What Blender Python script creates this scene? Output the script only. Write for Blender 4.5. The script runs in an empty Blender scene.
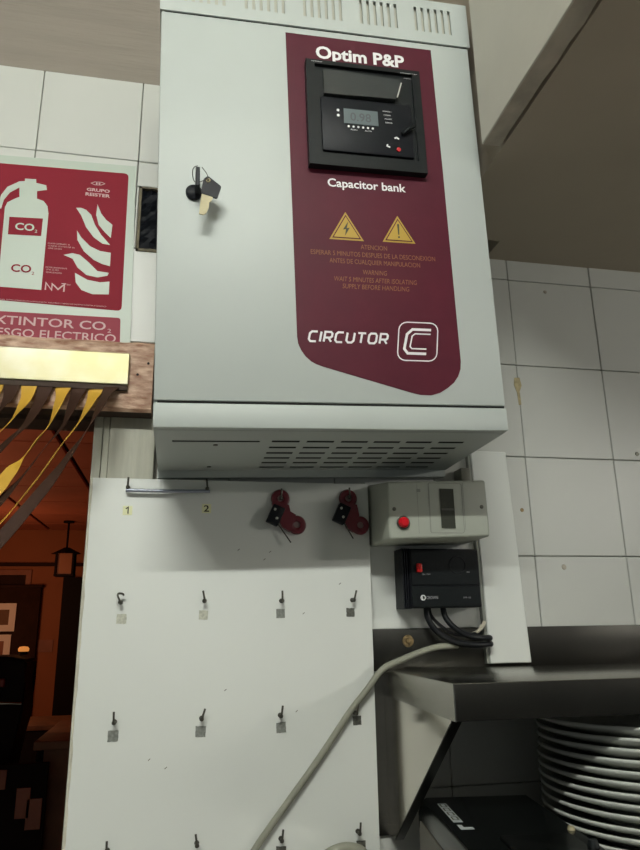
import bpy, bmesh, math, random
from mathutils import Vector, Matrix
from mathutils.geometry import tessellate_polygon
random.seed(7)
S = bpy.context.scene
COL = S.collection
# ---------------------------------------------------------------- camera, world, lights, exposure
cam_d = bpy.data.cameras.new('camera'); cam = bpy.data.objects.new('camera', cam_d); COL.objects.link(cam)
cam_d.sensor_fit = 'VERTICAL'; cam_d.sensor_height = 36; cam_d.lens = 700 / 850 * 36; cam_d.clip_start = .01
yaw, pitch, roll = .1994, .2787, -.0151
f = Vector((math.sin(yaw)*math.cos(pitch), math.cos(yaw)*math.cos(pitch), math.sin(pitch)))
r0 = Vector((math.cos(yaw), -math.sin(yaw), 0)); u0 = r0.cross(f)
r = math.cos(roll)*r0 + math.sin(roll)*u0; u = -math.sin(roll)*r0 + math.cos(roll)*u0
Mx = Matrix((r, u, -f)).transposed().to_4x4(); Mx.translation = (-.5146, -.963, -.0935)
cam.matrix_world = Mx
S.camera = cam
W = bpy.data.worlds.new('world'); S.world = W; W.use_nodes = True
W.node_tree.nodes['Background'].inputs[0].default_value = (.80, .86, .84, 1)
W.node_tree.nodes['Background'].inputs[1].default_value = .15
S.view_settings.view_transform = 'Standard'; S.view_settings.look = 'None'
S.view_settings.exposure = 0; S.view_settings.gamma = 1; S.view_settings.use_curve_mapping = False

def area(name, loc, target, sx, sy, power, col):
    l = bpy.data.lights.new(name, 'AREA'); l.shape = 'RECTANGLE'; l.size = sx; l.size_y = sy
    l.energy = power; l.color = col
    o = bpy.data.objects.new(name, l); COL.objects.link(o); o.location = loc
    o.rotation_euler = (Vector(target) - Vector(loc)).to_track_quat('-Z', 'Y').to_euler()
    return o
def point(name, loc, power, col, rad=.08):
    l = bpy.data.lights.new(name, 'POINT'); l.energy = power; l.color = col; l.shadow_soft_size = rad
    o = bpy.data.objects.new(name, l); COL.objects.link(o); o.location = loc
point('dining_lamp_glow', (-2.3, 2.6, .15), 16, (1, .47, .24), .12)
point('dining_lamp_glow', (-2.0, 4.8, .10), 9, (1, .45, .20), .12)

# ---------------------------------------------------------------- materials
MATS = {}
def mat(name, col, rough=.5, metal=0, var=.0, vscale=8, bump=0, bscale=60, emit=0, coat=0, stretch=None,
        col2=None, spec=.5, trans=0):
    m = bpy.data.materials.new(name); m.use_nodes = True; nt = m.node_tree; b = nt.nodes['Principled BSDF']
    c = (*col, 1)
    b.inputs['Base Color'].default_value = c; b.inputs['Roughness'].default_value = rough
    b.inputs['Metallic'].default_value = metal; b.inputs['Specular IOR Level'].default_value = spec
    if trans: b.inputs['Transmission Weight'].default_value = trans
    if coat: b.inputs['Coat Weight'].default_value = coat
    if emit:
        b.inputs['Emission Color'].default_value = c; b.inputs['Emission Strength'].default_value = emit
    if var or bump:
        tc = nt.nodes.new('ShaderNodeTexCoord'); mp = nt.nodes.new('ShaderNodeMapping')
        nt.links.new(tc.outputs['Object'], mp.inputs[0])
        if stretch: mp.inputs['Scale'].default_value = stretch
    if var:
        n = nt.nodes.new('ShaderNodeTexNoise'); n.inputs['Scale'].default_value = vscale; n.inputs['Detail'].default_value = 6
        nt.links.new(mp.outputs[0], n.inputs['Vector'])
        cr = nt.nodes.new('ShaderNodeValToRGB'); cr.color_ramp.elements[0].position = .35; cr.color_ramp.elements[1].position = .65
        lo = col2 if col2 else tuple(x*(1-var) for x in col)
        cr.color_ramp.elements[0].color = (*lo, 1); cr.color_ramp.elements[1].color = c
        nt.links.new(n.outputs['Fac'], cr.inputs[0]); nt.links.new(cr.outputs[0], b.inputs['Base Color'])
    if bump:
        n2 = nt.nodes.new('ShaderNodeTexNoise'); n2.inputs['Scale'].default_value = bscale; n2.inputs['Detail'].default_value = 5
        nt.links.new(mp.outputs[0], n2.inputs['Vector'])
        bp = nt.nodes.new('ShaderNodeBump'); bp.inputs['Strength'].default_value = bump; bp.inputs['Distance'].default_value = .002
        nt.links.new(n2.outputs['Fac'], bp.inputs['Height']); nt.links.new(bp.outputs[0], b.inputs['Normal'])
    MATS[name] = m
    return m
enamel = mat('enamel', (.475, .510, .490), .48, var=.04, vscale=5)
enamel_in = mat('enamel_inner', (.45, .44, .37), .5)
maroon = mat('maroon', (.082, .009, .021), .5, var=.12, vscale=20, spec=.2)
white_p = mat('white_print', (.80, .80, .80), .5)
gold_p = mat('yellow_print', (.42, .27, .03), .5)
amber_p = mat('amber_print', (.22, .085, .022), .5)
black_pl = mat('black_plastic', (.008, .010, .011), .35, spec=.18)
black_sat = mat('black_satin', (.008, .009, .012), .45, spec=.15)
dark_gap = mat('dark_gap', (.01, .01, .009), .9)
black_gloss = mat('black_gloss', (.004, .005, .005), .18, spec=.3)
smoke = mat('smoked_window', (.030, .034, .036), .16)
lcd_m = mat('lcd_glass', (.12, .15, .16), .2)
lcd_d = mat('lcd_digits', (.05, .06, .07), .4)
red_btn = mat('red_button', (.60, .008, .016), .2, emit=.04)
red_sw = mat('red_switch', (.60, .012, .01), .3)
melamine = mat('melamine', (.72, .735, .70), .5, var=.03, vscale=3)
melamine_edge = mat('chipped_edge', (.66, .63, .52), .8, var=.2, vscale=60, bump=.6, bscale=200)
tile_m = mat('glazed_tile', (.565, .57, .535), .34, spec=.35, var=.04, vscale=4)
grout = mat('grout', (.19, .18, .15), .9, var=.4, vscale=30)
taupe = mat('taupe_plaster', (.26, .225, .19), .85, var=.12, vscale=3, bump=1.0, bscale=14, stretch=(1, 1, 9))
taupe_bounce = mat('taupe_bounce', (.44, .38, .30), .8, var=.12, vscale=3, bump=.15, bscale=20)  # soffit taupe lightened in its colour to stand in for bounced light
white_paint = mat('white_paint', (.60, .58, .50), .6, var=.06, vscale=6, bump=.25, bscale=30)
grey_plaster = mat('grey_plaster', (.50, .45, .37), .9, var=.3, vscale=25, bump=.8, bscale=60)
old_paint = mat('old_painted_wood', (.50, .49, .41), .7, var=.22, vscale=12, stretch=(6, 1, .7), bump=.4, bscale=40)
wood_raw = mat('worn_wood', (.60, .40, .28), .55, var=.5, vscale=50, bump=1.0, bscale=45, stretch=(1, 1, 3), col2=(.27, .12, .065))
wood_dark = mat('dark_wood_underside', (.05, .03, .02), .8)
brass = mat('polished_brass', (.34, .31, .18), .46, metal=1, var=.15, vscale=14, col2=(.40, .38, .30), bump=.10, bscale=12)
ribbon_y = mat('golden_ribbon', (.66, .38, .05), .5, spec=.2)
ribbon_b = mat('brown_ribbon', (.048, .024, .016), .6, spec=.1)
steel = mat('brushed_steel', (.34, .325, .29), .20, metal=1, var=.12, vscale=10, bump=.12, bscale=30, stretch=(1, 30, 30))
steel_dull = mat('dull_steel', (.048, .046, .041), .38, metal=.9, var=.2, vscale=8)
mirror_steel = mat('polished_steel', (.60, .57, .51), .16, metal=1, bump=.05, bscale=20)
grey_pl = mat('grey_plastic', (.40, .42, .36), .45, var=.03)
grey_line = mat('grey_plastic_line', (.24, .25, .22), .5)
screw_m = mat('screw_metal', (.12, .12, .10), .4, metal=.8)
rusty = mat('rusty_washer', (.38, .27, .13), .5, metal=.6, var=.6, vscale=200)
hook_m = mat('hook_metal', (.09, .085, .07), .4, metal=.7)
foil = mat('foil_sticker', (.30, .31, .28), .5, metal=.2, var=.35, vscale=300)
foil_dark = mat('dark_sticker', (.12, .12, .10), .5, var=.5, vscale=300)
pale_st = mat('pale_sticker', (.60, .60, .50), .6, var=.3, vscale=300)
cream_st = mat('cream_sticker', (.80, .80, .50), .6)
ink = mat('ink', (.05, .045, .02), .6)
cable_m = mat('grey_cable', (.27, .27, .215), .5)
black_cable = mat('black_cable', (.007, .008, .010), .35, spec=.3)
clip_red = mat('red_clip_plastic', (.13, .008, .016), .38)
pale_glass = mat('pale_insert', (.25, .17, .16), .4)
rod_m = mat('grey_rod', (.28, .30, .36), .3, metal=.6)
sign_red = mat('sign_red', (.23, .009, .023), .6, spec=.15, var=.06, vscale=8)
sign_pink = mat('sign_faded_red', (.29, .046, .068), .6, spec=.2)
sign_white = mat('sign_white', (.42, .48, .41), .4)
sign_txt = mat('sign_pale_print', (.56, .36, .36), .5)
porcelain = mat('porcelain', (.66, .67, .62), .12, coat=.3)
dev_side = mat('device_side', (.10, .088, .068), .45)
sticker_g = mat('sticker_grey', (.42, .46, .46), .5)
terracotta = mat('terracotta_panel', (.42, .13, .075), .75, var=.25, vscale=2)
orange_wall = mat('orange_plaster', (.34, .125, .055), .8, var=.12, vscale=3)
brown_w = mat('dark_brown_wood', (.036, .015, .009), .6, spec=.1, var=.3, vscale=10)
mid_brown = mat('brown_wood', (.18, .085, .04), .6, var=.3, vscale=10)
red_brown = mat('reddish_brown_wood', (.30, .12, .075), .6, var=.2, vscale=10)
near_black = mat('near_black', (.010, .007, .007), .6, spec=.1)
mat_paper = mat('picture_mat', (.85, .82, .80), .8)
glow = mat('lamp_glow', (1, .36, .08), .5, emit=.55)
lantern_gl = mat('lantern_glass', (.30, .12, .05), .3)
floor_m = mat('floor_tile', (.60, .57, .51), .5, var=.2)
keybrass = mat('key_brass', (.42, .37, .23), .5, metal=.1, spec=.3)
tube_white = mat('tube_white', (.8, .8, .8), .5)

# ---------------------------------------------------------------- helpers
def link(name, me, m=None, parent=None, kind=None):
    if m and not me.materials: me.materials.append(m)
    o = bpy.data.objects.new(name, me); COL.objects.link(o)
    if parent: o.parent = parent
    if kind: o['kind'] = kind
    return o
def fin(bm, name, m, parent=None, kind=None, smooth=False, loc=None, rot=None):
    bmesh.ops.recalc_face_normals(bm, faces=bm.faces)
    me = bpy.data.meshes.new(name); bm.to_mesh(me); bm.free()
    if smooth:
        for p in me.polygons: p.use_smooth = True
        try: me.set_sharp_from_angle(angle=math.radians(40))
        except Exception: pass
    o = link(name, me, m, parent, kind)
    if loc: o.location = loc
    if rot: o.rotation_euler = rot
    return o
def thing(name, label, cat, loc=(0, 0, 0), rot=(0, 0, 0), group=None):
    o = bpy.data.objects.new(name, None); COL.objects.link(o); o.empty_display_size = .02
    o.location = loc; o.rotation_euler = rot
    return tag(o, label, cat, group)
def tag(o, label, cat, group=None):
    o['label'] = label; o['category'] = cat
    if group: o['group'] = group
    return o
def bx(bm, x0, x1, y0, y1, z0, z1, bev=0, seg=2):
    b2 = bmesh.new()
    vs = [b2.verts.new(p) for p in ((x0,y0,z0),(x1,y0,z0),(x1,y1,z0),(x0,y1,z0),(x0,y0,z1),(x1,y0,z1),(x1,y1,z1),(x0,y1,z1))]
    for q in ((3,2,1,0),(4,5,6,7),(0,1,5,4),(1,2,6,5),(2,3,7,6),(3,0,4,7)): b2.faces.new([vs[i] for i in q])
    if bev: bmesh.ops.bevel(b2, geom=list(b2.edges), offset=bev, segments=seg, affect='EDGES', profile=.5)
    merge(bm, b2)
    return bm
def merge(bm, b2):
    me = bpy.data.meshes.new('tmp'); b2.to_mesh(me); b2.free(); bm.from_mesh(me); bpy.data.meshes.remove(me)
def box(name, x0, x1, y0, y1, z0, z1, m, parent=None, bev=0, kind=None, seg=2):
    return fin(bx(bmesh.new(), x0, x1, y0, y1, z0, z1, bev, seg), name, m, parent, kind, smooth=bev > 0)
def prism(bm, pts, d0, d1, plane='xz'):
    """closed outline pts extruded between depths d0 and d1"""
    def P(p, d): return (p[0], d, p[1]) if plane == 'xz' else ((p[0], p[1], d) if plane == 'xy' else (d, p[0], p[1]))
    a = [bm.verts.new(P(p, d0)) for p in pts]; b = [bm.verts.new(P(p, d1)) for p in pts]
    n = len(pts); bm.faces.new(a[::-1]); bm.faces.new(b)
    for i in range(n): bm.faces.new((a[i], a[(i+1) % n], b[(i+1) % n], b[i]))
    return bm
def plate(name, pts, d0, d1, m, parent=None, plane='xz', kind=None):
    bm = prism(bmesh.new(), pts, d0, d1, plane)
    n = len(pts)
    if n > 4:
        bm.faces.ensure_lookup_table(); bm.verts.ensure_lookup_table(); vs = list(bm.verts)
        bmesh.ops.delete(bm, geom=[g for g in bm.faces if len(g.verts) > 4], context='FACES_ONLY')
        for t in tessellate_polygon([[Vector((p[0], p[1], 0)) for p in pts]]):
            for off in (0, n):
                try: bm.faces.new([vs[i+off] for i in t])
                except ValueError: pass
    return fin(bm, name, m, parent, kind)
def cyl(bm, c, rad, h, axis='y', n=20, r2=None):
    r2 = rad if r2 is None else r2
    ring = []
    for k, (rr, t) in enumerate(((rad, 0), (r2, h))):
        vs = []
        for i in range(n):
            a = 2*math.pi*i/n; x, y = rr*math.cos(a), rr*math.sin(a)
            p = {'y': (c[0]+x, c[1]+t, c[2]+y), 'z': (c[0]+x, c[1]+y, c[2]+t), 'x': (c[0]+t, c[1]+x, c[2]+y)}[axis]
            vs.append(bm.verts.new(p))
        ring.append(vs)
    for i in range(n): bm.faces.new((ring[0][i], ring[0][(i+1) % n], ring[1][(i+1) % n], ring[1][i]))
    bm.faces.new(ring[0]); bm.faces.new(ring[1]); return bm
def lathe(bm, prof, c=(0, 0, 0), axis='z', n=32):
    rings = []
    for (rr, t) in prof:
        if rr < 1e-6:
            p = {'z': (c[0], c[1], c[2]+t), 'y': (c[0], c[1]+t, c[2])}[axis]; rings.append([bm.verts.new(p)]); continue
        vs = []
        for i in range(n):
            a = 2*math.pi*i/n; x, y = rr*math.cos(a), rr*math.sin(a)
            vs.append(bm.verts.new({'z': (c[0]+x, c[1]+y, c[2]+t), 'y': (c[0]+x, c[1]+t, c[2]+y)}[axis]))
        rings.append(vs)
    for A, B in zip(rings, rings[1:]):
        for i in range(n):
            j = (i+1) % n
            if len(A) == 1 and len(B) == 1: continue
            if len(A) == 1: bm.faces.new((A[0], B[j], B[i]))
            elif len(B) == 1: bm.faces.new((A[i], A[j], B[0]))
            else: bm.faces.new((A[i], A[j], B[j], B[i]))
    return bm
def smooth_path(pts, k=6):
    P = [Vector(p) for p in pts]; out = []
    for i in range(len(P)-1):
        p0 = P[max(i-1, 0)]; p1 = P[i]; p2 = P[i+1]; p3 = P[min(i+2, len(P)-1)]
        for s in range(k):
            t = s/k
            out.append(.5*((2*p1)+(-p0+p2)*t+(2*p0-5*p1+4*p2-p3)*t*t+(-p0+3*p1-3*p2+p3)*t**3))
    out.append(P[-1]); return out
def tube(bm, pts, rad, n=10, k=6, closed=False):
    P = smooth_path(pts, k) if k > 1 else [Vector(p) for p in pts]
    N = len(P); prev = None; rings = []
    for i, p in enumerate(P):
        if closed: t = P[(i+1) % N]-P[i-1]
        else: t = P[min(i+1, N-1)]-P[max(i-1, 0)]
        t.normalize()
        if prev is None:
            a = Vector((0, 0, 1)) if abs(t.z) < .9 else Vector((1, 0, 0)); nrm = (a - t*a.dot(t)).normalized()
        else: nrm = (prev - t*prev.dot(t)).normalized()
        prev = nrm; b = t.cross(nrm)
        rr = rad[i*len(rad)//N] if isinstance(rad, (list, tuple)) else rad
        rings.append([bm.verts.new(p + (nrm*math.cos(2*math.pi*j/n)+b*math.sin(2*math.pi*j/n))*rr) for j in range(n)])
    pairs = list(zip(rings, rings[1:])) + ([(rings[-1], rings[0])] if closed else [])
    for A, B in pairs:
        for j in range(n): bm.faces.new((A[j], A[(j+1) % n], B[(j+1) % n], B[j]))
    if not closed: bm.faces.new(rings[0]); bm.faces.new(rings[-1])
    return bm
def torus(bm, c, R, rr, axis='y', n=28, m=10):
    pts = []
    for i in range(n):
        a = 2*math.pi*i/n
        pts.append({'y': (c[0]+R*math.cos(a), c[1], c[2]+R*math.sin(a)), 'x': (c[0], c[1]+R*math.cos(a), c[2]+R*math.sin(a)),
                    'z': (c[0]+R*math.cos(a), c[1]+R*math.sin(a), c[2])}[axis])
    return tube(bm, pts, rr, m, 1, closed=True)
def rrect(x0, x1, z0, z1, rad, n=5):
    out = []
    for cx, cz, a0 in ((x1-rad, z1-rad, 0), (x0+rad, z1-rad, 90), (x0+rad, z0+rad, 180), (x1-rad, z0+rad, 270)):
        for i in range(n+1):
            a = math.radians(a0+90*i/n); out.append((cx+rad*math.cos(a), cz+rad*math.sin(a)))
    return out
def text(s, x0, z0, w, h, y, m, parent, bold=0, shear=0, name='lettering', th=.00012, bottom=None):
    """lettering fitted to the box x0..x0+w, z0..z0+h in the parent's local x-z plane, lying at depth y"""
    cu = bpy.data.curves.new('t', 'FONT'); cu.body = s; cu.offset = bold; cu.shear = shear; cu.extrude = 0; cu.resolution_u = 3
    o = bpy.data.objects.new('t', cu); COL.objects.link(o)
    bpy.context.view_layer.update()
    me = bpy.data.meshes.new_from_object(o.evaluated_get(bpy.context.evaluated_depsgraph_get()))
    bpy.data.objects.remove(o); bpy.data.curves.remove(cu)
    xs = [v.co.x for v in me.vertices]; ys = [v.co.y for v in me.vertices]
    ax, bx_, ay, by = min(xs), max(xs), min(ys), max(ys)
    base = 0 if bottom is None else ay
    for v in me.vertices:
        v.co = Vector((x0+(v.co.x-ax)/(bx_-ax)*w, y, z0+(v.co.y-base)/(.71 if bottom is None else by-ay)*h))
    me.materials.clear(); me.name = name
    return link(name, me, m, parent)
def stroke(bm, pts, w, y, closed=False):
    """flat ribbon of width w along a polyline in x-z, mitred"""
    n = len(pts); L = []; R = []
    for i in range(n):
        p = Vector(pts[i])
        a = Vector(pts[i-1]) if (i > 0 or closed) else None
        b = Vector(pts[(i+1) % n]) if (i < n-1 or closed) else None
        d1 = (p-a).normalized() if a is not None else None; d2 = (b-p).normalized() if b is not None else None
        if d1 is None: d1 = d2
        if d2 is None: d2 = d1
        n1 = Vector((-d1.y, d1.x)); n2 = Vector((-d2.y, d2.x)); mm = (n1+n2)
        if mm.length < 1e-5: mm = n1
        mm.normalize(); mm = mm/max(.5, mm.dot(n1))*w/2
        L.append(bm.verts.new((p.x+mm.x, y, p.y+mm.y))); R.append(bm.verts.new((p.x-mm.x, y, p.y-mm.y)))
    for i in range(n-1 + (1 if closed else 0)):
        j = (i+1) % n; bm.faces.new((L[i], L[j], R[j], R[i]))
    return bm
def holes_plate(bm, x0, x1, z0, z1, holes, y0, y1, plane='xz'):
    """plate with rectangular through holes (list of a0,a1,b0,b1)"""
    xs = sorted({x0, x1, *[h[0] for h in holes], *[h[1] for h in holes]})
    zs = sorted({z0, z1, *[h[2] for h in holes], *[h[3] for h in holes]})
    def P(a, b, d): return (a, d, b) if plane == 'xz' else (a, b, d)
    V = {}
    def v(i, j, k):
        if (i, j, k) not in V: V[(i, j, k)] = bm.verts.new(P(xs[i], zs[j], (y0, y1)[k]))
        return V[(i, j, k)]
    def solid(i, j):
        if i < 0 or j < 0 or i >= len(xs)-1 or j >= len(zs)-1: return False
        cx, cz = (xs[i]+xs[i+1])/2, (zs[j]+zs[j+1])/2
        return not any(h[0] < cx < h[1] and h[2] < cz < h[3] for h in holes)
    for i in range(len(xs)-1):
        for j in range(len(zs)-1):
            if not solid(i, j): continue
            for k in (0, 1): bm.faces.new((v(i,j,k), v(i+1,j,k), v(i+1,j+1,k), v(i,j+1,k)))
            if not solid(i-1, j): bm.faces.new((v(i,j,0), v(i,j+1,0), v(i,j+1,1), v(i,j,1)))
            if not solid(i+1, j): bm.faces.new((v(i+1,j,0), v(i+1,j+1,0), v(i+1,j+1,1), v(i+1,j,1)))
            if not solid(i, j-1): bm.faces.new((v(i,j,0), v(i+1,j,0), v(i+1,j,1), v(i,j,1)))
            if not solid(i, j+1): bm.faces.new((v(i,j+1,0), v(i+1,j+1,0), v(i+1,j+1,1), v(i,j+1,1)))
    return bm
def copy_tree(o, parent=None):
    c = o.copy(); COL.objects.link(c); c.parent = parent
    for ch in [x for x in bpy.data.objects if x.parent == o]: copy_tree(ch, c)
    return c

# ================================================================ SETTING: kitchen wall
TT = .15
wall = box('wall_back', -.62, 2.0, .010, .055, -1.6, 1.30, grout, kind='structure')
box('header', -1.5, -.62, .010, .055, .189, 1.30, grout, wall)
box('side_panel', -2.4, -1.5, .010, .055, -1.6, 1.30, white_paint, wall)
tiles = {}
def tile(x0, x1, z0, z1):
    """one glazed tile with rounded edges; whole tiles share one mesh"""
    g = .0006
    key = (round(x1-x0, 4), round(z1-z0, 4))
    if key not in tiles:
        bm = bx(bmesh.new(), g, x1-x0-g, 0, .0098, g, z1-z0-g, .0009, 1)
        bmesh.ops.recalc_face_normals(bm, faces=bm.faces)
        me = bpy.data.meshes.new('tile'); bm.to_mesh(me); bm.free(); me.materials.append(tile_m); tiles[key] = me
    o = link('tile', tiles[key], None, wall); o.location = (x0, random.uniform(-.0003, .0003), z0)
    o.rotation_euler = (random.uniform(-.003, .003), 0, random.uniform(-.003, .003))
HX0, HX1, HZ0, HZ1 = -.5955, -.500, .4455, .5550
for i in range(-7, 6):
    x0 = i*TT; x1 = x0+TT
    top = .7465 if x1 <= -.14 else .4870
    j = -4
    while j*TT < top:
        z0 = j*TT; z1 = min(z0+TT, top); j += 1
        a0, a1 = x0, x1
        if z1 <= .151 and a0 < -.62: continue                         # the doorway
        if z0 < .19 and a0 < -.62:
            continue
        if z0 < .19 and z1 > .14 and a0 < -.5:
            if a0 < -.549: tile(-.549, a1, z0, z1); continue
        if z0 < .15 and a0 < -.549: a0 = -.549
        if a1 <= -.549 and z0 < .19: z0 = .19
        if abs(x0+.6) < .01 and abs(z0-.45) < .01:                    # tile cut around the black recess
            tile(x0, x1, .5560, z1); tile(HX1, x1, z0, .5560); tile(x0, x0+.0042, z0, .5560); continue
        tile(a0, a1, z0, z1)
box('plaster', -2.4, -.10, .0015, .010, .7465, 1.30, taupe, wall)
for n_, x, z, r_, m_ in (('wall_plug', .0647, .4333, .0032, 'grey_plaster'), ('wall_screw', -.0136, .0680, .0030, 'rusty_washer'), ('wall_plug', .0449, -.0158, .0040, 'grey_plaster'), ('wall_screw', .1931, .1609, .0036, 'screw_metal')):
    fin(lathe(bmesh.new(), [(0, -.0012), (r_*.8, -.0010), (r_, 0), (0, 0)], (x, -.0002, z), 'y', 12), n_, MATS[m_], wall)
stain = mat('limescale_drip', (.50, .42, .24), .7, var=.3, vscale=150)
plate('grout_drip', [(-.0060, .2780), (.0030, .2790), (.0055, .2660), (.0010, .2550), (.0020, .2340), (-.0025, .2330), (-.0035, .2540), (-.0075, .2660)], -.0009, .0, stain, wall)
# recess with crumpled black plastic
rec = thing('wall_recess_box', 'black box crumpled with plastic film set in a cut tile beside the fire sign', 'socket box', (0, 0, 0))
bm = bmesh.new()
bx(bm, HX0, HX0+.004, -.002, .009, HZ0, HZ1); bx(bm, HX0, HX1, -.002, .009, HZ1-.003, HZ1); bx(bm, HX0, HX1, -.002, .009, HZ0, HZ0+.004)
fin(bm, 'frame', mat('recess_rim', (.20, .17, .11), .8, var=.5, vscale=80), rec)
bm = bmesh.new(); nx, nz = 12, 14; g = {}
for i in range(nx+1):
    for j in range(nz+1):
        g[i, j] = bm.verts.new((HX0+.003+(HX1-HX0-.004)*i/nx, .003+random.uniform(-.003, .003), HZ0+.003+(HZ1-HZ0-.006)*j/nz))
for i in range(nx):
    for j in range(nz): bm.faces.new((g[i,j], g[i+1,j], g[i+1,j+1], g[i,j+1]))
fin(bm, 'plastic_film', mat('black_film', (.005, .006, .009), .5, spec=.12), rec)

# door casing at the right of the doorway, floor, ceilings, soffit
jamb = box('trim_1', -.635, -.6235, -.002, .055, -1.6, .189, old_paint, kind='structure', bev=.001)
box('plank', -.6225, -.6145, -.001, .055, -1.6, .189, old_paint, jamb, .0008)
box('plank', -.6137, -.5535, -.0025, .055, -1.6, .189, old_paint, jamb, .001)
box('floor', -4, 2, -3.4, 7, -1.65, -1.6, floor_m, kind='structure')
box('ceiling', -2.4, 2.0, -3.4, .06, 1.305, 1.36, white_paint, kind='structure')
Z0 = .486
so = plate('soffit', [(-.1325, -2.2), (1.0, -2.2), (1.0, .009), (-.037, .009), (-.037, -.055), (-.080, -.055), (-.080, -.06), (-.1325, -.06)], Z0, 1.302, taupe_bounce, plane='xy', kind='structure')
# fascia board with a ragged lower strip of plaster
bm = bmesh.new(); N = 70; pr = []
for i in range(N+1):
    y = -2.2+(2.2-.268)*i/N; w = random.uniform(-.0018, .0022) if i % 3 == 0 else random.uniform(-.0008, .0010)
    if .52 < i/N < .66: w -= .0012
    pr.append([bm.verts.new(p) for p in ((-.1605, y, 1.302), (-.1605+random.uniform(-.0004, .0004), y, Z0+.0012), (-.1590, y, Z0), (-.1362+w, y, Z0+.0005), (-.1350+w, y, Z0+.008), (-.1340, y, 1.302))])
for A, B in zip(pr, pr[1:]):
    for k in range(6):
        bm.faces.new((A[k], A[(k+1) % 6], B[(k+1) % 6], B[k])).material_index = 1 if k in (2, 3) else 0
bm.faces.new(pr[0]); bm.faces.new(pr[-1][::-1])
fa = fin(bm, 'fascia', white_paint, so); fa.data.materials.append(grey_plaster)
# the tube fitting on the ceiling that lights the wall
tf = thing('tube_fitting', 'white fluorescent ceiling fitting behind the viewer', 'lamp', (-.82, -1.75, 1.185))
box('housing', -.5, .5, -.03, .03, .025, .119, tube_white, tf, .004)
fin(cyl(bmesh.new(), (-.475, 0, -.012), .016, .95, 'x', 16), 'tube', mat('tube_glow', (.97, 1, .93), .5, emit=255), tf)
tf_fill = thing('tube_fitting', 'added unseen fill tube at the right, brightening the soffit and tiles', 'lamp', (1.35, -1.55, .400))  # added fill light, out of view, for the soffit and right-hand tiles
box('housing', -.35, .35, -.03, .03, .018, .045, tube_white, tf_fill, .004)
box('hanger', -.32, -.30, -.005, .005, .045, .900, tube_white, tf_fill); box('hanger', .30, .32, -.005, .005, .045, .900, tube_white, tf_fill)
fin(cyl(bmesh.new(), (-.33, 0, 0), .014, .66, 'x', 16), 'tube', mat('fill_tube_glow', (1, .97, .88), .5, emit=130), tf_fill)

# ================================================================ doorway lintel, brass rail, ribbons
lin = thing('door_lintel', 'rough worn wooden lintel with peeling varnish over the doorway', 'lintel')
bm = bmesh.new(); nxs = 44; cols = []
for i in range(nxs+1):
    x = -1.50 + (.9410)*i/nxs
    t = .2893 + random.uniform(-.0009, .0009); c = []
    for (y, z) in ((.0, t), (-.026, t-.001), (-.034, t-.007), (-.0335+random.uniform(-.0006, .0006), .278), (-.0345, .255), (-.0345+random.uniform(-.0008, .0008), .21),
                   (-.0340, .1895+random.uniform(-.0012, .0012)), (-.030, .1860), (.0, .1860)):
        c.append(bm.verts.new((x, y, z)))
    cols.append(c)
for A, B in zip(cols, cols[1:]):
    for k in range(9):
        fc = bm.faces.new((A[k], A[(k+1) % 9], B[(k+1) % 9], B[k]))
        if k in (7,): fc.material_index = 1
bm.faces.new(cols[0]); bm.faces.new(cols[-1][::-1])
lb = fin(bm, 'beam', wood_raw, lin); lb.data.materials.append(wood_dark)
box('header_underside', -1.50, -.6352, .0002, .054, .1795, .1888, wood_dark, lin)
bm = bmesh.new()
for x, z in ((-.566, .2555), (-.5795, .2385)): cyl(bm, (x, -.0352, z), .0018, .002, n=10)
fin(bm, 'nail_head', near_black, lin)
br = thing('brass_rail', 'shiny brass cover rail on the wooden lintel holding the ribbon curtain', 'rail')
bm = bmesh.new(); bx(bm, -1.46, -.5905, -.0425, -.0355, .2205, .2660, .0012, 2)
fin(bm, 'cover_plate', brass, br)
box('track', -1.46, -.5915, -.0405, -.0352, .2135, .2203, wood_dark, br)

def ribbon(pts, w0, w1, m, label, tw, tw2, group):
    P = smooth_path([Vector((p[0], p[1], p[2])) for p in pts], 6); n = len(P); bm = bmesh.new(); L = []
    for i, p in enumerate(P):
        t = i/(n-1); T = (P[min(i+1, n-1)]-P[max(i-1, 0)]).normalized()
        a0 = Vector((1, 0, 0)); a0 = (a0-T*a0.dot(T)).normalized(); b0 = T.cross(a0)
        # the twist runs through keyed angles along the ribbon
        ks = tw; x = t*(len(ks)-1); k = min(int(x), len(ks)-2); fr = x-k; fr = fr*fr*(3-2*fr)
        ang = math.radians(ks[k]*(1-fr)+ks[k+1]*fr); w = (w0*(1-t)+w1*t)/2
        d = a0*math.cos(ang)+b0*math.sin(ang); nn = T.cross(d)*.00035
        L.append([bm.verts.new(p+d*w+nn), bm.verts.new(p-d*w+nn), bm.verts.new(p-d*w-nn), bm.verts.new(p+d*w-nn)])
    for A, B in zip(L, L[1:]):
        for k in range(4): bm.faces.new((A[k], A[(k+1) % 4], B[(k+1) % 4], B[k]))
    bm.faces.new(L[0]); bm.faces.new(L[-1])
    o = fin(bm, 'curtain_ribbon', m, smooth=True); tag(o, label, 'curtain ribbon', group); return o
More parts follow.
